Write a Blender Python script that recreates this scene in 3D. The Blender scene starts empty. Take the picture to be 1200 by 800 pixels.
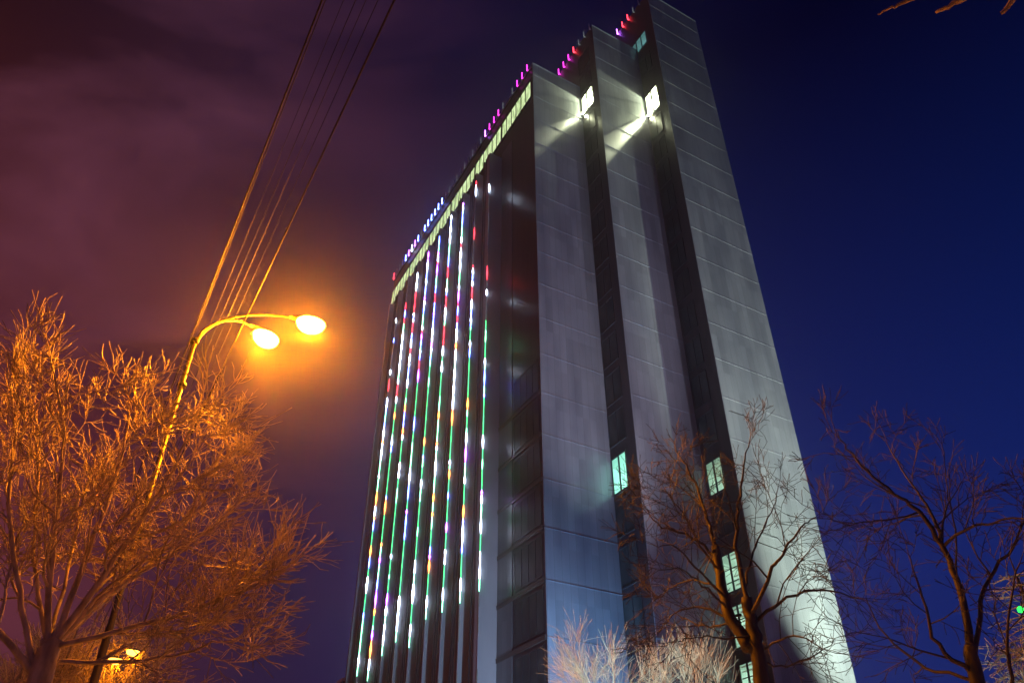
import bpy, math, random
import numpy as np
from mathutils import Vector, Matrix
R = math.radians
SC = bpy.context.scene
COL = SC.collection

# ------------------------------------------------------------------ camera
F_PX, CY, PITCH, YAW = 902.0, 451.0, R(34.6), R(29.4)      # 1200 px wide picture
CAM = Vector((0, 0, 1.6))
cd = bpy.data.cameras.new('camera'); cam = bpy.data.objects.new('camera', cd); COL.objects.link(cam)
cam.location = CAM; cam.rotation_euler = (R(90) + PITCH, 0, 0)
cd.sensor_width = 36; cd.lens = F_PX / 1200 * 36; cd.shift_y = (CY - 400) / 1200
cd.clip_start = 0.05; cd.clip_end = 2000
SC.camera = cam

# ------------------------------------------------------------------ look
SC.view_settings.view_transform = 'Standard'; SC.view_settings.look = 'None'
SC.view_settings.exposure = 0.0; SC.view_settings.gamma = 1.0; SC.view_settings.use_curve_mapping = False
SC.render.engine = 'CYCLES'
SC.cycles.use_denoising = True
SC.cycles.max_bounces = 6; SC.cycles.volume_bounces = 1; SC.cycles.transparent_max_bounces = 12
SC.cycles.sample_clamp_indirect = 4.0

# ------------------------------------------------------------------ sky (late dusk, lit from the town below)
W = bpy.data.worlds.new('World'); SC.world = W; W.use_nodes = True
nt = W.node_tree; nt.nodes.clear()
def nn(t, tree=None, **k):
    n = (tree or nt).nodes.new(t)
    for a, b in k.items(): setattr(n, a, b)
    return n
L = nt.links.new
out = nn('ShaderNodeOutputWorld')
sky = nn('ShaderNodeTexSky', sky_type='NISHITA', sun_disc=False, sun_elevation=R(-6), sun_rotation=R(60))
bg1 = nn('ShaderNodeBackground'); bg1.inputs[1].default_value = 0.12; L(sky.outputs[0], bg1.inputs[0])
tc = nn('ShaderNodeTexCoord'); sep = nn('ShaderNodeSeparateXYZ'); L(tc.outputs['Generated'], sep.inputs[0])
def vm(op, a, b):
    n = nn('ShaderNodeMath', operation=op)
    for i, v in enumerate((a, b)):
        if isinstance(v, (int, float)): n.inputs[i].default_value = v
        else: L(v, n.inputs[i])
    return n.outputs[0]
# azimuth measure: left (-) to right (+)
hyp = vm('SQRT', vm('ADD', vm('MULTIPLY', sep.outputs[0], sep.outputs[0]), vm('MULTIPLY', sep.outputs[1], sep.outputs[1])), 0)
az = vm('DIVIDE', sep.outputs[0], vm('ADD', hyp, 0.25))
def ramp(fac, stops):
    n = nn('ShaderNodeValToRGB'); L(fac, n.inputs[0]); e = n.color_ramp.elements
    while len(e) < len(stops): e.new(0.5)
    for el, (p, c) in zip(e, stops): el.position = p; el.color = (*c, 1)
    return n.outputs[0]
azf = vm('ADD', vm('MULTIPLY', az, 0.8), 0.5)
low = ramp(azf, [(0.0, (.120, .020, .020)), (.14, (.090, .017, .024)), (.30, (.020, .011, .042)), (.50, (.016, .014, .085)), (.68, (.0120, .0190, .140)), (1, (.002, .013, .120))])
high = ramp(azf, [(0.04, (.004, .0015, .004)), (.20, (.022, .0080, .023)), (.42, (.006, .0035, .024)), (.60, (.0010, .0012, .020)), (.85, (.0003, .0005, .0120)), (1, (.0002, .0004, .010))])
elf = nn('ShaderNodeMapRange'); L(sep.outputs[2], elf.inputs[0]); elf.inputs[1].default_value = 0.34; elf.inputs[2].default_value = 0.82
mixc = nn('ShaderNodeMix', data_type='RGBA'); L(elf.outputs[0], mixc.inputs[0]); L(low, mixc.inputs[6]); L(high, mixc.inputs[7])
# torn cloud lit reddish by the town on the left
mp = nn('ShaderNodeMapping'); L(tc.outputs['Generated'], mp.inputs[0]); mp.inputs['Rotation'].default_value = (R(25), R(-32), R(10)); mp.inputs['Scale'].default_value = (1.3, 3.2, 5.2); mp.inputs['Location'].default_value = (4.92, .53, 5.74)
nz = nn('ShaderNodeTexNoise'); L(mp.outputs[0], nz.inputs[0]); nz.inputs['Scale'].default_value = 1.35; nz.inputs['Detail'].default_value = 6; nz.inputs['Roughness'].default_value = .52; nz.inputs['Distortion'].default_value = .5
cl = ramp(nz.outputs[0], [(.42, (0, 0, 0)), (.66, (1, 1, 1))])
azm = nn('ShaderNodeMapRange'); L(az, azm.inputs[0]); azm.inputs[1].default_value = .02; azm.inputs[2].default_value = -.55
clf = vm('MULTIPLY', cl, azm.outputs[0])
addc = nn('ShaderNodeMix', data_type='RGBA', blend_type='ADD'); L(clf, addc.inputs[0]); L(mixc.outputs[2], addc.inputs[6])
addc.inputs[7].default_value = (.066, .020, .036, 1)
bg2 = nn('ShaderNodeBackground'); L(addc.outputs[2], bg2.inputs[0]); bg2.inputs[1].default_value = 1.0
ads = nn('ShaderNodeAddShader'); L(bg1.outputs[0], ads.inputs[0]); L(bg2.outputs[0], ads.inputs[1]); L(ads.outputs[0], out.inputs[0])

# ------------------------------------------------------------------ helpers
def dirpx(x, y):
    c, s = math.cos(PITCH), math.sin(PITCH)
    return Vector((x - 600, 0, 0)) - (y - CY) * Vector((0, -s, c)) + F_PX * Vector((0, c, s))
def P(x, y, D):                       # world point seen in that direction at horizontal distance D
    r = dirpx(x, y); return CAM + r * (D / math.hypot(r.x, r.y))
def tag(o, label=None, cat=None, group=None, kind=None):
    for k, v in (('label', label), ('category', cat), ('group', group), ('kind', kind)):
        if v: o[k] = v
    return o
def empty(name, loc, rz=0, parent=None):
    o = bpy.data.objects.new(name, None); COL.objects.link(o); o.location = loc; o.rotation_euler = (0, 0, rz)
    o.empty_display_size = .3; o.parent = parent
    return o
class MB:
    def __init__(s): s.v = []; s.f = []; s.m = []; s.smooth = False
    def quad(s, a, b, c, d, m=0):
        n = len(s.v); s.v += [tuple(a), tuple(b), tuple(c), tuple(d)]; s.f.append((n, n+1, n+2, n+3)); s.m.append(m)
    def box(s, x0, x1, y0, y1, z0, z1, m=0):
        n = len(s.v)
        s.v += [(x, y, z) for z in (z0, z1) for x, y in ((x0, y0), (x1, y0), (x1, y1), (x0, y1))]
        for f in ((0, 3, 2, 1), (4, 5, 6, 7), (0, 1, 5, 4), (1, 2, 6, 5), (2, 3, 7, 6), (3, 0, 4, 7)):
            s.f.append(tuple(n+i for i in f)); s.m.append(m)
    def tube(s, pts, rad, k=6, m=0, mats=None, cap=True):
        pts = [Vector(p) for p in pts]; N = len(pts)
        if isinstance(rad, (int, float)): rad = [rad] * N
        n0 = len(s.v); up = None
        for i, p in enumerate(pts):
            t = (pts[min(i+1, N-1)] - pts[max(i-1, 0)])
            if t.length < 1e-9: t = Vector((0, 0, 1))
            t.normalize()
            if up is None:
                up = t.orthogonal().normalized()
            u = (up - t * up.dot(t)); u = u.normalized() if u.length > 1e-6 else t.orthogonal().normalized()
            up = u; w = t.cross(u)
            for j in range(k):
                a = 2 * math.pi * j / k
                s.v.append(tuple(p + (u * math.cos(a) + w * math.sin(a)) * rad[i]))
        for i in range(N - 1):
            for j in range(k):
                a = n0 + i*k + j; b = n0 + i*k + (j+1) % k
                s.f.append((a, b, b+k, a+k)); s.m.append(mats[i] if mats else m)
        if cap:
            s.f.append(tuple(n0 + j for j in reversed(range(k)))); s.m.append(mats[0] if mats else m)
            s.f.append(tuple(n0 + (N-1)*k + j for j in range(k))); s.m.append(mats[-1] if mats else m)
    def build(s, name, mats, parent=None, smooth=False, loc=None):
        me = bpy.data.meshes.new(name); me.from_pydata(s.v, [], s.f)
        for m in (mats if isinstance(mats, (list, tuple)) else [mats]): me.materials.append(m)
        me.polygons.foreach_set('material_index', s.m)
        if smooth: me.polygons.foreach_set('use_smooth', [True] * len(s.f))
        me.update()
        o = bpy.data.objects.new(name, me); COL.objects.link(o); o.parent = parent
        if loc: o.location = loc
        return o

# ------------------------------------------------------------------ materials
def mat(name, col, rough=.6, metal=0, spec=.5):
    m = bpy.data.materials.new(name); m.use_nodes = True
    b = m.node_tree.nodes['Principled BSDF']
    b.inputs['Base Color'].default_value = (*col, 1); b.inputs['Roughness'].default_value = rough
    b.inputs['Metallic'].default_value = metal; b.inputs['Specular IOR Level'].default_value = spec
    return m
def varied(name, c1, c2, scale, rough=(.4, .6), metal=0, mscale=(1, 1, 1), bump=0, detail=5, wave=None, panel=None, spec=.5):
    m = mat(name, c1, rough[0], metal, spec); t = m.node_tree; b = t.nodes['Principled BSDF']; l = t.links.new
    tc = nn('ShaderNodeTexCoord', t); mp = nn('ShaderNodeMapping', t); l(tc.outputs['Object'], mp.inputs[0]); mp.inputs['Scale'].default_value = mscale
    n = nn('ShaderNodeTexNoise', t); l(mp.outputs[0], n.inputs[0]); n.inputs['Scale'].default_value = scale; n.inputs['Detail'].default_value = detail
    r = nn('ShaderNodeValToRGB', t); l(n.outputs[0], r.inputs[0]); r.color_ramp.elements[0].position = .32; r.color_ramp.elements[1].position = .68
    r.color_ramp.elements[0].color = (*c1, 1); r.color_ramp.elements[1].color = (*c2, 1)
    colo = r.outputs[0]
    mr = nn('ShaderNodeMapRange', t); l(n.outputs[0], mr.inputs[0]); mr.inputs[3].default_value = rough[0]; mr.inputs[4].default_value = rough[1]
    l(mr.outputs[0], b.inputs['Roughness'])
    h = n.outputs[0]
    if panel:      # cladding sheets of (width, height): each sheet its own slight tone, thin dark joints
        w, hh, amt = panel
        sx = nn('ShaderNodeSeparateXYZ', t); l(tc.outputs['Object'], sx.inputs[0])
        ad = nn('ShaderNodeMath', t, operation='ADD'); l(sx.outputs[0], ad.inputs[0]); l(sx.outputs[1], ad.inputs[1])
        dx = nn('ShaderNodeMath', t, operation='DIVIDE'); l(ad.outputs[0], dx.inputs[0]); dx.inputs[1].default_value = w
        dz = nn('ShaderNodeMath', t, operation='DIVIDE'); l(sx.outputs[2], dz.inputs[0]); dz.inputs[1].default_value = hh
        fx = nn('ShaderNodeMath', t, operation='FLOOR'); l(dx.outputs[0], fx.inputs[0])
        fz = nn('ShaderNodeMath', t, operation='FLOOR'); l(dz.outputs[0], fz.inputs[0])
        cb = nn('ShaderNodeCombineXYZ', t); l(fx.outputs[0], cb.inputs[0]); l(fz.outputs[0], cb.inputs[1])
        wn = nn('ShaderNodeTexWhiteNoise', t); l(cb.outputs[0], wn.inputs[0])
        fr = nn('ShaderNodeMath', t, operation='FRACT'); l(dx.outputs[0], fr.inputs[0])
        jt = nn('ShaderNodeMath', t, operation='GREATER_THAN'); l(fr.outputs[0], jt.inputs[0]); jt.inputs[1].default_value = .035
        k = nn('ShaderNodeMapRange', t); l(wn.outputs['Value'], k.inputs[0]); k.inputs[3].default_value = 1 - amt; k.inputs[4].default_value = 1 + amt
        j2 = nn('ShaderNodeMapRange', t); l(jt.outputs[0], j2.inputs[0]); j2.inputs[3].default_value = .6; j2.inputs[4].default_value = 1
        mu = nn('ShaderNodeMath', t, operation='MULTIPLY'); l(k.outputs[0], mu.inputs[0]); l(j2.outputs[0], mu.inputs[1])
        vs = nn('ShaderNodeVectorMath', t, operation='SCALE'); l(colo, vs.inputs[0]); l(mu.outputs[0], vs.inputs['Scale']); colo = vs.outputs[0]
    l(colo, b.inputs['Base Color'])
    if bump:
        bp = nn('ShaderNodeBump', t); bp.inputs['Strength'].default_value = bump; bp.inputs['Distance'].default_value = .02; l(h, bp.inputs['Height']); l(bp.outputs[0], b.inputs['Normal'])
    return m
def glow(name, col, s):
    m = bpy.data.materials.new(name); m.use_nodes = True; t = m.node_tree; t.nodes.clear()
    e = nn('ShaderNodeEmission', t); e.inputs[0].default_value = (*col, 1); e.inputs[1].default_value = s
    o = nn('ShaderNodeOutputMaterial', t); t.links.new(e.outputs[0], o.inputs[0]); return m

M = {}
M['clad'] = varied('grey cladding sheet', (.148, .152, .178), (.236, .240, .262), .5, (.34, .5), .25, (1.1, 1.1, .28), panel=(.61, 3.65, .12), detail=9)
M['dark'] = varied('dark brown ribbed cladding', (.018, .014, .017), (.036, .028, .030), .5, (.28, .45), 0, (1, 1, .2), panel=(.27, 3.65, .3), detail=6)
M['side'] = varied('reflection grey sheet', (.07, .072, .08), (.12, .122, .13), .4, (.25, .4), .2, (1, 1, .3), panel=(.7, 3.65, .12), detail=7)  # lighter tone holds the reflection seen on the dark bay
M['fin'] = varied('grey fin sheet', (.20, .205, .22), (.30, .30, .32), .35, (.35, .5), .2, (1, 1, .3), detail=7)
M['brown'] = varied('brown slim fin metal', (.040, .028, .022), (.060, .042, .034), .5, (.35, .5))
M['frame'] = mat('black window frame', (.02, .02, .022), .4)
M['glass'] = varied('dark mirror glass', (.012, .015, .016), (.045, .052, .050), .9, (.4, .55), 0, (1, 1, .6), spec=.3)
M['room'] = mat('white room wall', (.75, .78, .74), .8)
M['blind'] = mat('pale blind', (.45, .5, .48), .8)
M['roof'] = mat('dark roofing felt', (.05, .05, .05), .9)
def clear_glass():
    m = bpy.data.materials.new('clear window glass'); m.use_nodes = True; t = m.node_tree; t.nodes.clear()
    a = nn('ShaderNodeBsdfTransparent', t); a.inputs[0].default_value = (.92, .96, .95, 1)
    g = nn('ShaderNodeBsdfGlossy', t); g.inputs['Roughness'].default_value = .03
    fr = nn('ShaderNodeFresnel', t); mx = nn('ShaderNodeMixShader', t); o = nn('ShaderNodeOutputMaterial', t)
    t.links.new(fr.outputs[0], mx.inputs[0]); t.links.new(a.outputs[0], mx.inputs[1]); t.links.new(g.outputs[0], mx.inputs[2]); t.links.new(mx.outputs[0], o.inputs[0])
    return m
M['clear'] = clear_glass()
def lit_pane():
    m = bpy.data.materials.new('lit office pane'); m.use_nodes = True; t = m.node_tree; t.nodes.clear(); l = t.links.new
    tc = nn('ShaderNodeTexCoord', t); mp = nn('ShaderNodeMapping', t); l(tc.outputs['Object'], mp.inputs[0]); mp.inputs['Scale'].default_value = (1, 2.2, .5)
    n = nn('ShaderNodeTexNoise', t); l(mp.outputs[0], n.inputs[0]); n.inputs['Scale'].default_value = 1.3; n.inputs['Detail'].default_value = 4
    r = nn('ShaderNodeValToRGB', t); l(n.outputs[0], r.inputs[0])
    r.color_ramp.elements[0].position = .35; r.color_ramp.elements[0].color = (.28, .42, .16, 1)
    r.color_ramp.elements[1].position = .62; r.color_ramp.elements[1].color = (.80, .98, .52, 1)
    e = nn('ShaderNodeEmission', t); l(r.outputs[0], e.inputs[0]); e.inputs[1].default_value = 1.15
    g = nn('ShaderNodeBsdfGlossy', t); g.inputs['Roughness'].default_value = .05; g.inputs[0].default_value = (.1, .1, .1, 1)
    a = nn('ShaderNodeAddShader', t); l(e.outputs[0], a.inputs[0]); l(g.outputs[0], a.inputs[1])
    o = nn('ShaderNodeOutputMaterial', t); l(a.outputs[0], o.inputs[0]); return m
M['lit'] = lit_pane()
G = dict(white=glow('white light', (.66, .78, 1), 24), blue=glow('blue light', (.12, .20, 1), 18), violet=glow('violet light', (.45, .10, 1), 13),
         red=glow('red light', (1, .035, .06), 7), green=glow('green light', (.06, .75, .22), 4.5), mint=glow('mint light', (.26, 1, .55), 9),
         orange=glow('orange light', (1, .28, .05), 9), magenta=glow('magenta light', (1, .04, .75), 3.5), off=mat('unlit tube', (.25, .25, .28), .3),
         dim=glow('dim tube', (.35, .4, .45), .28))
GK = list(G); GM = [G[k] for k in GK]

# ------------------------------------------------------------------ ground
def sheet(name, x0, x1, y0, y1, z, m, rot=0):
    b = MB(); nx = 24
    for i in range(nx):
        b.quad((x0, y0 + (y1-y0)*i/nx, z), (x1, y0 + (y1-y0)*i/nx, z), (x1, y0 + (y1-y0)*(i+1)/nx, z), (x0, y0 + (y1-y0)*(i+1)/nx, z))
    o = b.build(name, m); o.rotation_euler = (0, 0, rot); tag(o, kind='structure'); return o
snow = varied('trodden snow', (.45, .46, .5), (.72, .73, .76), .5, (.6, .9), bump=.5)
asph = varied('wet asphalt', (.03, .03, .032), (.07, .07, .07), 1.5, (.3, .7), bump=.3)
pave = varied('snow dusted paving', (.16, .15, .15), (.4, .4, .42), 1.1, (.6, .9), bump=.3)
sheet('ground', -140, 140, -100, 180, 0, snow)
sheet('road', -13, -4.5, -90, 150, .004, asph, YAW * .98)
b = MB(); b.box(-4.5, -4.3, -90, 150, 0, .14); b.box(-13.2, -13, -90, 150, 0, .14)
o = b.build('kerb', varied('kerb stone', (.3, .3, .3), (.42, .42, .42), 3)); o.rotation_euler = (0, 0, YAW * .98); tag(o, kind='structure')
b = MB(); b.box(-4.3, 2.4, -90, 150, 0, .10); o = b.build('pavement', pave); o.rotation_euler = (0, 0, YAW * .98); tag(o, kind='structure')

# ------------------------------------------------------------------ office tower: local x runs along the cladding faces, y along the long lit front
A = Vector((2.1506, 47.9518, 0))
T = empty('office_tower', A, YAW)
tag(T, 'tall stepped office tower with three grey wings and a front striped by coloured lights', 'office tower')
LF = 3.65; L0 = 1.2                       # storey height and first storey line
lines = [L0 + LF * k for k in range(25)]
rnd = random.Random(5)
def wall_with_holes(b, x, y0, y1, z0, z1, holes, m=0):
    ys = sorted({y0, y1, *[v for h in holes for v in h[:2]]}); zs = sorted({z0, z1, *[v for h in holes for v in h[2:4]]})
    for i in range(len(ys)-1):
        for j in range(len(zs)-1):
            yc, zc = (ys[i]+ys[i+1])/2, (zs[j]+zs[j+1])/2
            if any(h[0] < yc < h[1] and h[2] < zc < h[3] for h in holes): continue
            b.quad((x, ys[i+1], zs[j]), (x, ys[i], zs[j]), (x, ys[i], zs[j+1]), (x, ys[i+1], zs[j+1]), m)
def window(x, y0, y1, z0, z1, n, pane, lit=False, frame_w=.07, rails=()):
    """frame proud of a face that looks towards -x; pane inside it as its child"""
    f = MB(); xo, xi = x - .05, x - .003
    f.box(xo, xi, y0, y1, z0, z0 + frame_w); f.box(xo, xi, y0, y1, z1 - frame_w, z1)
    for i in range(n + 1):
        c = y0 + (y1 - y0) * i / n; w = frame_w / 2
        lo, hi = max(y0, c - w), min(y1, c + w)
        f.box(xo, xi, lo, hi, z0 + frame_w, z1 - frame_w)
    for r in rails:
        for i in range(n):
            a = y0 + (y1 - y0) * i / n + frame_w/2 * (1 if i else 2); c = y0 + (y1 - y0) * (i + 1) / n - frame_w/2 * (1 if i < n-1 else 2)
            f.box(xo + .01, xi, a, c, r - .03, r + .03)
    fo = f.build('window', M['frame'], T)
    p = MB(); px = x - .02
    p.quad((px, y1 - .02, z0 + .02), (px, y0 + .02, z0 + .02), (px, y0 + .02, z1 - .02), (px, y1 - .02, z1 - .02))
    p.build('pane', pane, fo)
    return fo

X2, X3, X4 = 6.04, 12.3, 19.7
Y2, Y3 = -3.1, -6.2
wings = [(0, X2, 0, 38.2, 76.1), (X2, X3, Y2, 34.0, 83.75), (X3, X4, Y3, 30.0, 91.4)]
# rooms with their lights on: (wing, y0, y1, z0, z1, panes, colour, power, lamp depth, lamp z, rails)
cool = (.62, 1, .80); warmw = (.93, 1, .62); teal = (.34, .88, .74)
rooms = [
    (1, -2.15, -.12, 70.95, 74.05, 2, warmw, 3000, 1.45, 73.7, (73.2,)),
    (1, -1.90, -.12, 26.75, 29.85, 2, teal, 420, 2.9, 29.2, ()),
    (2, -5.20, -3.25, 71.05, 74.75, 2, warmw, 5000, 1.7, 74.3, (73.6, 72.2)),
    (2, -4.97, -2.35, 83.0, 85.45, 3, (.30, .75, .85), 75, 2.6, 84.9, ()),
    (2, -5.05, -3.40, 26.75, 29.6, 2, cool, 75, 2.2, 29.2, (27.6,)),
    (2, -4.95, -3.50, 19.45, 22.3, 2, cool, 90, 2.0, 21.9, (20.2, 21.1)),
    (2, -4.95, -3.50, 15.8, 18.7, 2, cool, 90, 2.0, 18.3, (16.6, 17.6)),
    (2, -4.95, -3.50, 12.15, 15.0, 2, cool, 90, 2.0, 14.6, (13.0, 14.0)),
]
clad_faces = [(0, X2, 0), (X2, X3, Y2), (X3, X4, Y3)]
for wi, (x0, x1, y0, y1, h) in enumerate(wings):
    b = MB()
    holes = [(r[1], r[2], r[3], r[4]) for r in rooms if r[0] == wi]
    wall_with_holes(b, x0, y0, y1, 0, h, holes)
    b.quad((x0, y1, 0), (x0, y1, h), (x1, y1, h), (x1, y1, 0))             # back
    b.quad((x1, y0, 0), (x1, y1, 0), (x1, y1, h), (x1, y0, h))             # far side
    # parapet rim round the roof
    b.box(x0 + .003, x0 + .35, y0 + .003, y1 - .003, h - .9, h + .0)
    b.box(x0 + .36, x1 - .003, y0 + .003, y0 + .3, h - .9, h - .003)
    b.build('wall', M['dark'], T)
    b = MB(); b.quad((x0 + .3, y0 + .3, h - .5), (x1 - .003, y0 + .3, h - .5), (x1 - .003, y1 - .003, h - .5), (x0 + .3, y1 - .003, h - .5)); b.build('roof', M['roof'], T)
    # cladding face towards the camera, with a slim drip trim on every storey line
    b = MB(); b.box(x0 + .002, x1 - .002, y0 - .06, y0 + .0, 0, h + .02)
    for z in lines:
        if z < h - .4: b.box(x0 + .004, x1 - .004, y0 - .0775, y0 - .0605, z - .022, z + .022)
    b.box(x0 - .01, x1 + .01, y0 - .10, y0 + .0, h + .021, h + .12)         # coping
    b.build('cladding', M['clad'], T)

def room(spec):
    wi, y0, y1, z0, z1, n, col, power, d, lz, rails = spec
    x = wings[wi][0]
    window(x, y0, y1, z0, z1, n, M['clear'], frame_w=.15, rails=rails)
    ry0 = max(wings[wi][2] + .12, y0 - .5); ry1 = y1 + 1.2; rz0, rz1 = z0 - .05, z1 + .05; xi = x + 4.2; xf = x + .02
    b = MB()
    b.quad((xf, ry0, rz0), (xi, ry0, rz0), (xi, ry1, rz0), (xf, ry1, rz0)); b.quad((xf, ry0, rz1), (xf, ry1, rz1), (xi, ry1, rz1), (xi, ry0, rz1))
    b.quad((xf, ry0, rz0), (xf, ry0, rz1), (xi, ry0, rz1), (xi, ry0, rz0)); b.quad((xf, ry1, rz0), (xi, ry1, rz0), (xi, ry1, rz1), (xf, ry1, rz1))
    b.quad((xi, ry0, rz0), (xi, ry0, rz1), (xi, ry1, rz1), (xi, ry1, rz0))
    if power < 120:                                                        # slatted blinds half drawn
        for k in range(int((z1 - z0) / .3)):
            zz = z0 + .15 + k * .3
            if rnd.random() < .6: b.box(x + .1, x + .12, y0 + .05, y0 + (y1 - y0) * rnd.choice((.45, .95)), zz, zz + .09)
    ro = b.build('room', M['room'], T)
    ld = bpy.data.lights.new('ceiling_lamp', 'POINT'); ld.energy = power; ld.color = col; ld.shadow_soft_size = .07
    lo = bpy.data.objects.new('ceiling_lamp', ld); COL.objects.link(lo); lo.parent = ro; lo.location = (x + d, (y0 + y1) / 2, lz)
for r in rooms: room(r)

def sill_lamp(wi, y, z, px, pz, energy):
    x = wings[wi][0]; yf = y
    b = MB(); b.box(x - .22, x - .055, yf - .42, yf - .16, z - .02, z + .05); lo = b.build('sill_lamp', M['frame'], T)
    b = MB(); b.tube([(x - .20, yf - .29, z + .055), (x - .20, yf - .29, z + .09), (x - .20, yf - .29, z + .16), (x - .20, yf - .29, z + .19)], [.03, .07, .07, .02], 10); b.build('lamp_glass', glow('sill lamp glass', (.95, 1, .75), 30), lo)
    for nm, en, size, tgt in (('sill_beam', energy * 1.1, 16, Vector((px, y - .06, pz))), ('sill_spill', energy * .04, 110, Vector((x - .1, y - 2.2, z - 4)))):
        ld = bpy.data.lights.new(nm, 'SPOT'); ld.energy = en; ld.color = (.95, 1, .62); ld.spot_size = R(size); ld.spot_blend = .9; ld.shadow_soft_size = .03
        so = bpy.data.objects.new(nm, ld); COL.objects.link(so); so.parent = lo; p = Vector((x - .32, yf - .29, z + .12)); so.location = p
        so.rotation_euler = (tgt - p).to_track_quat('-Z', 'Y').to_euler()
sill_lamp(1, 0, 71.0, 1.6, 65.6, 6000)
sill_lamp(2, Y2, 71.15, 7.6, 65.0, 10000)

# top storey: continuous ribbon of lit windows on the long front, six bays of six panes
BAY = 6.4
for k in range(6):
    y0 = .25 + BAY * k
    window(0, y0 + .10, y0 + BAY - .12, 70.85, 73.6, 6, M['lit'], frame_w=.13)
# fascia ledges over and under the ribbon
b = MB(); b.box(-.09, -.003, .0, 38.2, 70.55, 70.83); b.box(-.12, -.003, 0, 38.2, 73.65, 73.85); b.box(-.12, -.003, 0, 38.2, 75.5, 75.75)
b.build('fascia', M['brown'], T)
# dark bay next to the corner: one wide window each storey between slab edges
for z in lines[2:-1]:
    if z < 36:
        bd = MB(); bd.box(-.10, -.003, .02, 6.9, z - .14, z + .10); bd.box(-.13, -.003, .02, 6.9, z + .101, z + .15); bd.build('slab_edge', M['brown'], T)
b = MB(); b.box(-.06, -.003, 4.3, 6.42, 0, 68.3); b.build('reflection_panel', M['side'], T)  # lighter sheet stands in for a reflection on the dark wall
for z in lines[2:10]:
    window(0, .25, 4.0, z + .35, z + LF - .35, 4, M['glass'], frame_w=.12)
# narrow returns: two pane windows each storey
lit_z = {(r[0], round(r[3])) for r in rooms}
for wi, (ya, yb) in ((1, (-2.15, -.12)), (2, (-5.10, -3.35))):
    for z in lines[2:]:
        if z > wings[wi][4] - 4: continue
        if any(r[0] == wi and r[3] - 2.6 < z < r[4] - .2 for r in rooms): continue
        if any(r[0] == wi and z < r[3] < z + LF for r in rooms): continue
        window(wings[wi][0], ya, yb, z + .35, z + LF - .4, 2, M['glass'], frame_w=.09)

# projecting screen of deep grey fins with a light strip down each front edge
PX = -1.5; FT = 67.75; SP = 3.09
palette_hi = ['white', 'blue', 'red', 'white', 'violet', 'blue', 'mint', 'white', 'red']
palette_mid = ['green', 'white', 'mint', 'green', 'white', 'orange', 'blue', 'mint', 'green']
palette_lo = ['green', 'mint', 'green', 'white', 'blue', 'green', 'mint', 'orange', 'violet']
for k in range(10):
    y = 6.45 + SP * k
    b = MB(); b.box(PX, -.003, y, y + .12, 0, FT)
    if k == 0: b.box(PX, -.003, y + .125, y + .6, 0, FT - .002)
    fo = b.build('deep_fin', M['fin'], T)
    b = MB(); b.box(PX + .02, PX + .5, y + .121 + (.5 if k == 0 else 0), y + (.47 if k else .80), 0, FT - .05); b.build('brown_trim', M['brown'], fo)
    if k < 9:
        for q, dy in enumerate((.84, 1.27)):
            b = MB(); b.box(PX + .09, PX + 1.2, y + dy, y + dy + .08, 0, FT - .1); sf = b.build('slim_fin', M['fin'], T)
            b = MB(); b.box(PX + .02, PX + .088, y + dy - .02, y + dy + .13, 0, FT - .12); b.build('edge_strip', M['frame'], sf)
    if k < 9:
        rs = random.Random(40 + k); pts = []; rad = []; ms = []
        z = 66.9 - (rs.random() * 1.5) - (3.2 if k >= 7 else 0); zb = 23.2 - .1 * k
        zend = zb
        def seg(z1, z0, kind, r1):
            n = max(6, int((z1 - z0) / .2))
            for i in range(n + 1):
                t = i / n; pts.append((PX - .04, y - .11, z1 + (z0 - z1) * t)); rad.append(.024 + (r1 - .024) * math.sin(math.pi * t) ** 1.6); ms.append(GK.index(kind))  # swollen middles build the bloom of bright segments into the tube shape
        while z > zend:
            lo = z - rs.choice((.45, .7, .9, 1.2, 1.7))
            pal = palette_hi if z > 49 else (palette_mid if z > 34 else palette_lo)
            kind = rs.choice(pal)
            if k in (8,) and z > 50: kind = rs.choice(('dim', 'off', 'red', 'blue', 'dim', 'white'))
            if k in (0, 1) and z > (46 if k == 0 else 55): kind = rs.choice(('dim', 'off', 'dim', 'red', 'white', 'off'))
            if kind in ('green',): lo -= rs.random() * .9
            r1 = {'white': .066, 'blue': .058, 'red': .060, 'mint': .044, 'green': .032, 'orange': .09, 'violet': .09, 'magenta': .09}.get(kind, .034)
            if z - lo > .7 and z < 27: kind = 'white' if rs.random() < .4 else kind
            seg(z, lo, kind, r1); z = lo
        seg(z, z - 1.0, 'white', .055); z -= 1.0; seg(z, z - .9, 'mint', .035); z -= .9
        while z > 9:
            lo = z - (.35 + rs.random()); seg(z, lo, 'dim' if rs.random() < .35 else 'off', .033); z = lo
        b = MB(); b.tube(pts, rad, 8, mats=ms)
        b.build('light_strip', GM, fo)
# roof lights: short upright tubes along each parapet
def roof_lights(x, y0, seq, zt, step=1.0667):
    for i, kname in enumerate(seq):
        if kname == '-': continue
        b = MB(); yy = y0 + step * i; lit = kname not in ('off', 'dim')
        b.tube([(x - .22, yy, zt - .62), (x - .22, yy, zt - .5), (x - .22, yy, zt + .45), (x - .22, yy, zt + .55)], [.03, .062, .062, .03], 8)
        b.box(x - .20, x - .003, yy - .04, yy + .04, zt - .45, zt - .35); 
        o = b.build('roof_light', G[kname], T)
s1 = ['magenta', 'magenta', 'magenta', 'dim', '-', 'dim', 'magenta', 'magenta', 'magenta', 'violet', 'dim', 'off', 'dim', 'off', 'dim', 'off', 'dim', 'off', 'dim', 'off', 'blue', 'blue', 'blue', 'blue', 'blue', 'blue', 'dim', 'blue', 'violet', 'white', 'violet', 'blue', 'off', 'dim', 'off', 'red']
roof_lights(0, .73, s1, 76.2)
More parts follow.
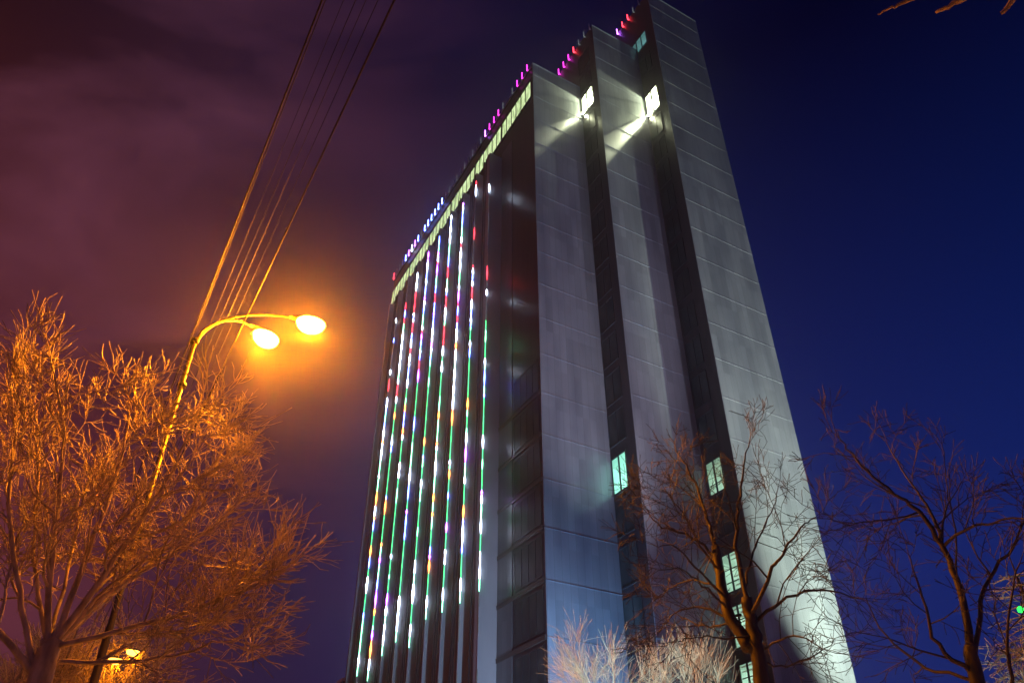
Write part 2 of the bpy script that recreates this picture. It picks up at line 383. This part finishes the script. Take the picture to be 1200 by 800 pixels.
roof_lights(X2, -2.9, ['off', 'dim', 'dim', 'red', 'magenta', 'magenta', 'magenta', 'magenta', 'violet'], 83.7)
roof_lights(X3, -5.9, ['off', 'off', 'dim', 'red', 'red', 'violet', 'violet', 'blue'], 91.3)
# low annexe at the far end of the tower
b = MB(); b.box(-.5, 5.5, 38.21, 46, 0, 21.2); b.build('annexe', M['dark'], T)
b = MB(); b.box(-.62, 5.6, 38.22, 46.1, 21.203, 21.5); b.build('annexe_coping', mat('pale coping', (.5, .5, .5), .6), T)

# ------------------------------------------------------------------ floodlights at the foot of the tower
def spot(name, loc, target, energy, col, size, blend, parent=None, soft=.15):
    ld = bpy.data.lights.new(name, 'SPOT'); ld.energy = energy; ld.color = col; ld.spot_size = R(size); ld.spot_blend = blend; ld.shadow_soft_size = soft
    o = bpy.data.objects.new(name, ld); COL.objects.link(o); o.location = loc
    o.rotation_euler = (Vector(target) - Vector(loc)).to_track_quat('-Z', 'Y').to_euler()
    if parent:
        bpy.context.view_layer.update(); o.parent = parent; o.matrix_parent_inverse = parent.matrix_world.inverted()
    return o
rotT = Matrix.Rotation(YAW, 4, 'Z')
def tw(x, y, z): return A + (rotT @ Vector((x, y, z)))
def floodlight(loc, target, energy, col, size, blend, label, soft=.15):
    e = empty('floodlight', (loc.x, loc.y, 0)); tag(e, label, 'floodlight', 'floodlights at the foot of the tower')
    b = MB(); b.box(-.3, .3, -.04, .04, 0, .06); b.box(-.32, -.29, -.03, .03, 0, .5); b.box(.29, .32, -.03, .03, 0, .5); b.build('bracket', M['frame'], e)
    b = MB(); b.box(-.28, .28, -.18, .18, .28, .42); b.build('housing', M['frame'], e)
    spot('floodlight_beam', (loc.x, loc.y, .5), target, energy, col, size, blend, e, soft)
floodlight(tw(18.8, Y3 - 7.5, .5), tw(18.5, Y3, 29), 280000, (.80, 1, .78), 37, 1, 'floodlight washing the tallest grey wing from its foot')
floodlight(tw(17.0, Y3 - 26.0, .5), tw(16.8, Y3, 42), 50000, (.78, .74, 1), 36, 1, 'floodlight set out from the tallest wing and aimed at its upper half')
floodlight(tw(8.3, Y2 - 7.0, .5), tw(8.6, Y2, 45), 9000, (.64, .60, 1), 42, 1, 'floodlight washing the middle grey wing')
floodlight(tw(4.2, -16.0, .5), tw(3.0, 0, 44), 100000, (.78, .76, .90), 28, 1, 'floodlight washing the lowest grey wing beside the lit front')
floodlight(tw(2.6, -3.6, .5), tw(2.6, 0, 17), 60000, (.16, .50, 1), 60, 1, 'blue floodlight close to the foot of the lowest wing')
floodlight(tw(-6.0, -14.0, .5), tw(-1.4, 16, 24), 38000, (.42, .66, 1), 50, 1, 'floodlight throwing cool light along the finned front')

# ------------------------------------------------------------------ street lamp with two arms
M['pole'] = varied('galvanised pole', (.035, .033, .03), (.08, .075, .065), 3, (.35, .55), .6, (1, 1, .3))
def street_lamp(base, arms, energy, label, top, hexed=None, lamp_col=(1, .25, .003), bowl=30, group=None):
    e = empty('street_lamp', base); tag(e, label, 'street lamp', group)
    b = MB(); zt = top
    b.tube([(0, 0, 0), (0, 0, .3), (0, 0, .35), (0, 0, zt * .5), (0, 0, zt * .5 + .05), (0, 0, zt)], [.10, .10, .06, .05, .042, .034], 14)
    b.build('pole', M['pole'], e, True)
    b = MB(); b.tube([(0, 0, zt - .9), (0, 0, zt - .85)], .075, 12); b.tube([(0, 0, zt - .06), (0, 0, zt + .02)], .07, 12); b.build('clamp', M['frame'], e, True)
    for st, end in arms:
        st, end = Vector(st), Vector(end); dv = end - st; hz = Vector((dv.x, dv.y, 0))
        pts = []
        for i in range(13):
            t = i / 12; pts.append(st + hz * (t ** 1.25 if t < 1 else 1) + Vector((0, 0, dv.z * math.sin(t * math.pi / 2) ** .62)))
        b = MB(); b.tube(pts, [.021 - .004 * i / 12 for i in range(13)], 10); ao = b.build('arm', M['pole'], e, True)
        h = hz.normalized(); s = Vector((-h.y, h.x, 0)); c = end + h * .24
        # cobra head housing
        b = MB(); n = 12; prof = [(-.34, .035, .03), (-.28, .06, .045), (-.12, .115, .075), (.06, .135, .085), (.20, .11, .065), (.27, .04, .03)]
        rings = []
        for u, wd, ht in prof:
            ring = []
            for j in range(n):
                a = 2 * math.pi * j / n; ring.append(c + h * u + s * (wd * math.cos(a)) + Vector((0, 0, ht * (math.sin(a) if math.sin(a) > 0 else .35 * math.sin(a)))))
            rings.append(ring)
        base_i = 0
        for ring in rings: b.v += [tuple(p) for p in ring]
        for i in range(len(rings) - 1):
            for j in range(n):
                b.f.append((i*n + j, i*n + (j+1) % n, (i+1)*n + (j+1) % n, (i+1)*n + j)); b.m.append(0)
        b.f.append(tuple(range(n))); b.m.append(0); b.f.append(tuple((len(rings)-1)*n + j for j in reversed(range(n)))); b.m.append(0)
        ho = b.build('lamp_head', M['pole'], e, True)
        b = MB(); rings = []                                                # glass bowl under it, oversized so its shape carries the bloom
        for q in range(5):
            ph = q / 4 * math.pi / 2; rr = math.cos(ph); dz = -.03 - .20 * math.sin(ph)
            for j in range(14):
                a = 2 * math.pi * j / 14; b.v.append(tuple(c + h * (.03 + .25 * rr * math.cos(a)) + s * (.20 * rr * math.sin(a)) + Vector((0, 0, dz))))
        for q in range(4):
            for j in range(14):
                b.f.append((q*14 + j, (q+1)*14 + j, (q+1)*14 + (j+1) % 14, q*14 + (j+1) % 14)); b.m.append(0)
        b.build('lamp_bowl', glow('sodium bowl', (1, .42, .05), bowl), ho, True)
        ld = bpy.data.lights.new('lamp_light', 'POINT'); ld.energy = energy; ld.color = lamp_col; ld.shadow_soft_size = .07
        lo = bpy.data.objects.new('lamp_light', ld); COL.objects.link(lo); lo.parent = e; lo.location = c + h * .03 + Vector((0, 0, -.33))
pb = P(228, 400, 11.0); pb.z = 0
l1 = P(298, 384, 11.5) - pb; l2 = P(346, 373, 10.9) - pb
street_lamp(pb, [((0, 0, 8.9), l1), ((0, 0, 9.15), l2)], 3700, 'near sodium street lamp with two curved arms glowing orange above the frosted tree', 9.2)
fb = P(112, 790, 34.0); fb.z = 0
f1 = P(127, 770, 34.0) - fb; f2 = P(148, 760, 34.2) - fb
street_lamp(fb, [((0, 0, f1.z - .7), f1), ((0, 0, f1.z - .5), f2)], 90, 'far sodium street lamp seen small through the lower branches of the left tree', f1.z - .4, bowl=8)

# ------------------------------------------------------------------ overhead wires running along the street
M['wire'] = mat('black cable', (.018, .015, .012), .6)
wd = Vector((-math.sin(R(30.3)), math.cos(R(30.3)), 0))
wl = ['leftmost thick cable of the wires above the street lamp', 'thin wire running close beside the leftmost thick cable', 'thin wire third from the left above the street lamp',
      'thin wire in the middle of the bundle above the street lamp', 'thin wire third from the right above the street lamp', 'thin wire next to the rightmost thick cable', 'rightmost thick cable of the wires, crossing above the glowing lamps']
for i, (x0, h, r) in enumerate(((377, 9.15, .011), (381, 9.3, .006), (402, 9.4, .0035), (416, 9.2, .0045), (428, 9.45, .004), (442, 9.3, .0045), (461, 9.35, .012))):
    rr = dirpx(x0, 0); p0 = CAM + rr * ((h - 1.6) / rr.z)
    b = MB(); pts = []
    for q in range(61):
        s = -26 + q * 1.3; sag = .25 * ((s - 13) / 39) ** 2 - .1
        pts.append(p0 + wd * s + Vector((0, 0, sag)))
    b.tube(pts, r, 5); o = b.build('overhead_wire', M['wire'], smooth=True)
    tag(o, wl[i], 'wire', 'overhead wires along the street')

# ------------------------------------------------------------------ trees
def bark(name, c1, c2, sp=.3): return varied(name, c1, c2, 9, (.45, .75), 0, (1, 1, .35), bump=.6, detail=3, spec=sp)
class Tree:
    def __init__(s, seed): s.r = random.Random(seed); s.tw = MB(); s.tk = MB(); s.count = 0
    def rv(s): return Vector((s.r.gauss(0, 1), s.r.gauss(0, 1), s.r.gauss(0, 1)))
    def branch(s, p, d, length, rad, depth, o):
        r = s.r; s.count += 1
        n = max(3, int(length / o['seg'])) if depth > 0 else 3
        pts = [p.copy()]; d = d.normalized(); step = length / n
        for i in range(n):
            d = (d + s.rv() * o['wob'] + Vector((0, 0, o['up'])) * (step)).normalized(); pts.append(pts[-1] + d * step)
        rend = max(rad * .35, o['rmin']); rads = [rad + (rend - rad) * (i / n) for i in range(n + 1)]
        s.tw.tube(pts, rads, 6 if rad > .03 else (4 if rad > .01 else 3), cap=False)
        if depth == 0: return
        s.children(pts, rads, length, depth, o)
    def children(s, pts, rads, length, depth, o, t0=.22):
        r = s.r; n = len(pts) - 1
        k = max(2, int(length * o['dens'][depth]))
        for c in range(k):
            t = t0 + (1 - t0) * (c + r.random()) / k; f = t * n; i = min(int(f), n - 1); q = pts[i].lerp(pts[i+1], f - i)
            d0 = (pts[i+1] - pts[i]).normalized(); side = s.rv(); side -= d0 * side.dot(d0); side.normalize()
            ang = R(r.uniform(*o['ang'])); d = d0 * math.cos(ang) + side * math.sin(ang)
            ln = length * r.uniform(*o['ratio']) * (1.15 - .6 * t)
            if depth <= 1: ln = r.uniform(*o['twig'])
            s.branch(q, d, ln, max(rads[i] * .55, o['rmin']) , depth - 1, o)
        # the tip forks on
        d0 = (pts[-1] - pts[-2]).normalized()
        for c in range(2):
            s.branch(pts[-1], (d0 + s.rv() * .22), length * .3 if depth > 1 else r.uniform(*o['twig']), rads[-1] * .8, depth - 1, o)
    def limb(s, path, r0, r1, depth, o, length=None, trunk=False, t0=.22):
        """a hand placed limb: smooth curve through world points"""
        pts = [Vector(p) for p in path]; fine = []
        for i in range(len(pts) - 1):
            a = pts[max(i-1, 0)]; b_ = pts[i]; c = pts[i+1]; d = pts[min(i+2, len(pts)-1)]
            for q in range(5):
                t = q / 5; fine.append(.5 * ((2*b_) + (c-a)*t + (2*a-5*b_+4*c-d)*t*t + (3*b_-a-3*c+d)*t**3))
        fine.append(pts[-1]); n = len(fine)
        fine = [p + (s.rv() * o.get('gn', .015) * .35 if 0 < i < n-1 else Vector()) for i, p in enumerate(fine)]
        rads = [r0 + (r1 - r0) * (i / (n-1)) ** .8 for i in range(n)]
        (s.tk if trunk else s.tw).tube(fine, rads, 10 if r0 > .06 else 6, cap=trunk)
        ln = sum((fine[i+1]-fine[i]).length for i in range(n-1))
        if depth > 0: s.children(fine, rads, length or ln, depth, o, t0)
    def finish(s, loc, label, m, group, cat='tree', tm=None, name='bare_tree'):
        e = empty(name, loc); tag(e, label, cat, group)
        for mb, nm, mm in ((s.tk, 'trunk', tm or m), (s.tw, 'branches', m)):
            if mb.f:
                mb.v = [(x - loc[0], y - loc[1], z - loc[2]) for x, y, z in mb.v]; mb.build(nm, mm, e, True)
        return e

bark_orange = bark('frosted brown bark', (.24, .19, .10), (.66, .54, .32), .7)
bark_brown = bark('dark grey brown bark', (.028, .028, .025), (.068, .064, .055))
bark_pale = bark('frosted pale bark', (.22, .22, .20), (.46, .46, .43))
GR = 'bare winter trees'
# big tree on the left, beside the street lamp
o1 = dict(seg=.13, wob=.19, up=.75, rmin=.0048, dens={3: 6.4, 2: 10.5, 1: 10.0}, ang=(25, 58), ratio=(.32, .58), twig=(.12, .36), gn=.02)
t = Tree(11); DT = 8.4
base = P(48, 795, DT); g0 = Vector((base.x, base.y, 0))
t.limb([g0, g0 + Vector((.03, 0, 1.5)), Vector((base.x, base.y, base.z)), P(58, 752, DT)], .16, .085, 0, o1, trunk=True)
fk = P(56, 760, DT); fk2 = P(40, 790, DT)
limbs = [
    ([fk, P(120, 700, DT), P(190, 655, DT + .3), P(240, 625, DT + .5), P(275, 595, DT + .6)], .085),
    ([fk, P(110, 690, DT - .2), P(165, 610, DT - .5), P(200, 555, DT - .7), P(222, 505, DT - .9)], .085),
    ([fk, P(95, 670, DT), P(130, 575, DT + .3), P(146, 515, DT + .5), P(152, 475, DT + .6)], .08),
    ([fk, P(60, 670, DT - .1), P(70, 570, DT - .3), P(74, 500, DT - .4), P(64, 440, DT - .5)], .08),
    ([fk2, P(22, 690, DT), P(10, 590, DT), P(18, 510, DT + .2), P(12, 455, DT + .3)], .07),
    ([fk, P(40, 650, DT + .5), P(46, 540, DT + 1), P(36, 480, DT + 1.2)], .06),
    ([fk, P(150, 735, DT - .3), P(225, 715, DT - .5), P(268, 695, DT - .7), P(298, 672, DT - .8)], .065),
    ([fk2, P(-40, 690, DT), P(-110, 610, DT), P(-180, 520, DT)], .08),
    ([fk, P(140, 690, DT + .6), P(210, 625, DT + 1.1), P(248, 560, DT + 1.4), P(262, 520, DT + 1.6)], .06),
    ([P(70, 775, DT), P(140, 775, DT - .3), P(205, 768, DT - .5), P(255, 752, DT - .7)], .05),
    ([fk, P(85, 640, DT + .9), P(118, 540, DT + 1.5), P(205, 500, DT + 1.8)], .05),
]
for path, r0 in limbs: t.limb(path, r0 * .48, .009, 3, o1, length=1.85, t0=.15)
print('left tree branches', t.count)
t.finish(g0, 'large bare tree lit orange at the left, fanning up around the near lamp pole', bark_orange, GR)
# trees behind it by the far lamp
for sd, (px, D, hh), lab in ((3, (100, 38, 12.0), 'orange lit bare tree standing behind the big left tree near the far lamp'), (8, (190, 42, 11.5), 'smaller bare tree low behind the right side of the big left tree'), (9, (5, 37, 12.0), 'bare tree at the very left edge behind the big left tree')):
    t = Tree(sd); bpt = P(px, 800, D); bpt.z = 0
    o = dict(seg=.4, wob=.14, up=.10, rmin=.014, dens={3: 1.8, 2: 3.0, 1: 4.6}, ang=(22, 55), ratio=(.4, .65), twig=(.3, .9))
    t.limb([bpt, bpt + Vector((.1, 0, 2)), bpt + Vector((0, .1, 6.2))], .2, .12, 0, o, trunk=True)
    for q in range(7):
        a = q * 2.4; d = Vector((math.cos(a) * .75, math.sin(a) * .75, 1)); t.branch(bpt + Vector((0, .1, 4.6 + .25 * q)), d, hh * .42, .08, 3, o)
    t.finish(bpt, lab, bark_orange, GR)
# brown tree in front of the tower, right of centre
o2 = dict(seg=.22, wob=.17, up=.03, rmin=.0032, dens={3: 4.2, 2: 7.5, 1: 10.0}, ang=(28, 72), ratio=(.34, .70), twig=(.06, .24), gn=.03)
t = Tree(21); D2 = 9.0
bb = P(893, 800, D2); g2 = Vector((bb.x, bb.y, 0))
t.limb([g2, Vector((bb.x + .02, bb.y, 1.6)), bb, P(884, 745, D2), P(875, 700, D2)], .115, .062, 0, o2, trunk=True)
t.limb([P(878, 760, D2), P(848, 700, D2 + .1), P(838, 640, D2 + .2)], .075, .05, 0, o2, trunk=True)
for path, r0, r1 in [
    ([P(838, 640, D2 + .2), P(826, 600, D2 + .3), P(812, 560, D2 + .3), P(800, 540, D2 + .3)], .045, .015),
    ([P(875, 700, D2), P(862, 640, D2), P(866, 590, D2 - .1), P(872, 545, D2 - .2), P(878, 520, D2 - .2)], .05, .008),
    ([P(842, 655, D2 + .2), P(810, 628, D2 + .1), P(775, 618, D2), P(757, 596, D2)], .035, .008),
    ([P(850, 700, D2 + .1), P(815, 665, D2 - .4), P(790, 640, D2 - .7), P(770, 640, D2 - .8)], .028, .007),
    ([P(880, 725, D2), P(903, 670, D2 - .2), P(916, 650, D2 - .3), P(938, 618, D2 - .4), P(955, 606, D2 - .4)], .045, .007),
    ([P(882, 730, D2), P(915, 705, D2), P(960, 690, D2 + .1), P(1000, 700, D2 + .2)], .04, .010),
    ([P(872, 690, D2), P(885, 640, D2 + .3), P(905, 600, D2 + .5), P(912, 570, D2 + .6)], .03, .006),
    ([P(868, 730, D2), P(825, 712, D2 + .2), P(795, 715, D2 + .3), P(776, 735, D2 + .4)], .032, .008),
    ([P(845, 690, D2 + .1), P(812, 678, D2 + .5), P(784, 690, D2 + .8), P(765, 705, D2 + .9)], .026, .006),
    ([P(842, 668, D2 + .2), P(822, 640, D2 - .3), P(800, 600, D2 - .5), P(782, 578, D2 - .6)], .03, .006),
    ([P(850, 710, D2), P(828, 690, D2 - .6), P(800, 668, D2 - 1), P(772, 668, D2 - 1.2)], .026, .006),
    ([P(868, 720, D2), P(838, 735, D2 + .5), P(805, 726, D2 + .8), P(778, 708, D2 + 1)], .028, .006),
    ([P(884, 770, D2), P(915, 780, D2 + .3), P(950, 770, D2 + .5), P(985, 745, D2 + .6)], .026, .006),
    ([P(880, 745, D2), P(850, 748, D2 - .2), P(815, 745, D2 - .4), P(790, 752, D2 - .5)], .02, .006),
    ([P(895, 760, D2), P(930, 745, D2 - .3), P(965, 760, D2 - .5)], .025, .007),
]: t.limb(path, r0 * .62, r1 * .7, 3 if r0 > .026 else 2, o2, length=1.3, t0=.2)
print('brown tree', t.count)
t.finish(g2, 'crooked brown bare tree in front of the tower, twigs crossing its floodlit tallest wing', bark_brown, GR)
# dark tree at the right with heavy leaning limbs
o3 = dict(seg=.25, wob=.16, up=.04, rmin=.0042, dens={3: 4.0, 2: 7.0, 1: 9.5}, ang=(28, 70), ratio=(.34, .68), twig=(.07, .26), gn=.03)
t = Tree(33); D3 = 9.6
bb = P(1148, 800, D3); g3 = Vector((bb.x, bb.y, 0))
t.limb([g3, Vector((bb.x, bb.y, 1.7)), bb, P(1138, 755, D3)], .11, .062, 0, o3, trunk=True)
for path, r0, r1 in [
    ([P(1138, 760, D3), P(1125, 690, D3), P(1103, 638, D3), P(1078, 600, D3 - .1), P(1050, 578, D3 - .2), P(1010, 545, D3 - .3), P(985, 515, D3 - .4)], .075, .012),
    ([P(1103, 638, D3), P(1092, 600, D3 + .2), P(1062, 560, D3 + .4), P(1040, 520, D3 + .5)], .045, .008),
    ([P(1106, 640, D3), P(1130, 620, D3 - .2), P(1165, 612, D3 - .4), P(1215, 603, D3 - .6)], .035, .012),
    ([P(1140, 790, D3), P(1100, 755, D3 - .2), P(1080, 700, D3 - .3), P(1065, 650, D3 - .4)], .05, .010),
    ([P(1142, 770, D3), P(1155, 690, D3 + .1), P(1185, 640, D3 + .2), P(1205, 600, D3 + .3)], .05, .012),
    ([P(1120, 680, D3), P(1118, 620, D3 + .3), P(1108, 560, D3 + .5), P(1104, 520, D3 + .6)], .022, .006),
    ([P(1078, 600, D3), P(1030, 610, D3 - .2), P(985, 612, D3 - .4), P(965, 600, D3 - .5)], .022, .006),
    ([P(1148, 800, D3), P(1085, 780, D3 + .2), P(1040, 745, D3 + .3), P(1015, 700, D3 + .4)], .04, .008),
    ([P(1190, 820, D3 - .6), P(1180, 740, D3 - .6), P(1195, 660, D3 - .6)], .035, .010),
]: t.limb(path, r0 * .62, r1 * .7, 3 if r0 > .03 else 2, o3, length=1.4, t0=.2)
print('right tree', t.count)
t.finish(g3, 'dark bare tree with heavy limbs leaning left against the blue sky at the right', bark_brown, GR)
# pale pollarded tree low in front of the tower
o4 = dict(seg=.3, wob=.09, up=.16, rmin=.0026, dens={3: 3.0, 2: 4.4, 1: 5.5}, ang=(14, 44), ratio=(.42, .72), twig=(.2, .65), gn=.02)
for sd, px, D, lab, n, spread in ((41, 716, 14.5, 'pale frosted tree with upright sprouts low in front of the lowest wing', 9, .85), (42, 812, 15.5, 'pale frosted tree with thin sprouts between the other pale tree and the brown trunk', 7, .7)):
    t = Tree(sd); bpt = P(px, 830, D); top = bpt.copy(); bpt.z = 0
    t.limb([bpt, (bpt + top) / 2, top], .16, .10, 0, o4, trunk=True)
    for q in range(n):
        a = q * 2.4 + sd; sp_ = spread * t.r.uniform(.3, 1.1); d = Vector((math.cos(a) * sp_, math.sin(a) * sp_, .9)); t.branch(top - Vector((0, 0, .45 + .2 * t.r.random())), d, t.r.uniform(.9, 1.35), .019, 3, o4)
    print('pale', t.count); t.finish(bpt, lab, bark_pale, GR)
# snowy spruce cut off by the right edge
t = Tree(55); Ds = 17.0; bs = P(1240, 800, Ds); bs.z = 0; hs = 7.3
m = MB(); t.tk.tube([bs, bs + Vector((0, 0, hs * .6)), bs + Vector((0, 0, hs))], [.16, .08, .01], 8)
o6 = dict(seg=.22, wob=.06, up=-.10, rmin=.0075, dens={2: 9.0, 1: 9.0}, ang=(40, 70), ratio=(.25, .4), twig=(.10, .28))
for q in range(30):
    z = 1.6 + (hs - 1.8) * q / 30; ln = (1 - (z / hs)) * 2.5 + .2
    for w in range(6):
        a = w * 1.05 + q * 1.7 + t.r.random() * .5
        t.branch(bs + Vector((0, 0, z)), Vector((math.cos(a), math.sin(a), -.12)), ln * t.r.uniform(.8, 1.1), .018, 2 if ln > .7 else 1, o6)
print('spruce', t.count)
t.finish(bs, 'frosted green spruce cut off by the right edge of the photo', varied('frosted needles', (.07, .10, .08), (.5, .55, .54), 5, (.6, .9)), 'evergreens', tm=bark_brown, name='spruce_tree')
# small green garland light on the spruce
gp = P(1196, 714, 15.6); b = MB(); b.tube([gp + Vector((0, 0, -.05)), gp + Vector((0, 0, -.03)), gp + Vector((0, 0, .03)), gp + Vector((0, 0, .06))], [.01, .05, .05, .015], 10)
o = b.build('garland_bulb', glow('green bulb', (.03, .9, .10), 2.2), smooth=True); tag(o, 'small bright green bulb glowing among the spruce branches', 'light bulb')
# tree whose twigs hang into the top right corner, trunk outside the picture
t = Tree(66); o5 = dict(seg=.1, wob=.12, up=-.02, rmin=.004, dens={3: 2, 2: 4, 1: 6}, ang=(20, 50), ratio=(.3, .5), twig=(.08, .2), gn=.008)
D5 = 3.4; g5 = Vector((5.4, 1.6, 0)); crown = Vector((4.6, 2.6, 6.2))
t.limb([g5, g5 + Vector((0, .1, 3)), g5 + Vector((-.3, .4, 5)), crown], .17, .07, 0, o5, trunk=True)
t.limb([crown, P(1185, -120, D5), P(1192, -45, D5), P(1187, -5, D5), P(1183, 6, D5), P(1173, 16, D5)], .035, .009, 0, o5)
t.limb([crown, P(1150, -80, D5), P(1140, -15, D5), P(1112, 8, D5), P(1097, 15, D5)], .03, .008, 0, o5)
t.limb([P(1150, -60, D5), P(1110, -20, D5), P(1060, 3, D5), P(1046, 9, D5), P(1029, 17, D5)], .02, .005, 0, o5)
t.finish(g5, 'tree at the top right corner showing only three curled twig ends', bark_orange, GR)

# small added floodlight, out of view, that whitens the pale trees
e = empty('added_floodlight', (P(735, 800, 11).x, P(735, 800, 11).y, 0)); tag(e, 'added unseen floodlight under the pale frosted trees', 'floodlight')
b = MB(); b.box(-.2, .2, -.03, .03, 0, .3); b.box(-.18, .18, -.12, .12, .3, .42); b.build('housing', M['frame'], e)
spot('added_beam', (e.location.x, e.location.y, .5), P(760, 770, 15), 4200, (.70, 1, .86), 55, 1, e)

sp = P(1180, 800, 12.5); e = empty('added_floodlight', (sp.x, sp.y, 0)); tag(e, 'added unseen floodlight standing in front of the frosted spruce', 'floodlight')  # extra lamp out of view, added to brighten the spruce
b = MB(); b.box(-.2, .2, -.03, .03, 0, .3); b.box(-.18, .18, -.12, .12, .3, .42); b.build('housing', M['frame'], e)
spot('added_beam', (sp.x, sp.y, .5), bs + Vector((0, 0, 4.5)), 900, (.8, 1, .85), 50, 1, e)

# ------------------------------------------------------------------ haze added to give the lamps bloom: one even closed volume round everything
m = bpy.data.materials.new('lamp bloom haze'); m.use_nodes = True; tt = m.node_tree; tt.nodes.clear()
pv = nn('ShaderNodeVolumePrincipled', tt); pv.inputs['Color'].default_value = (.9, .9, .92, 1); pv.inputs['Density'].default_value = .0011; pv.inputs['Anisotropy'].default_value = .93
oo = nn('ShaderNodeOutputMaterial', tt); tt.links.new(pv.outputs[0], oo.inputs['Volume'])
b = MB(); b.box(-145, 145, -105, 185, -1, 96); o = b.build('haze', m); tag(o, kind='stuff')
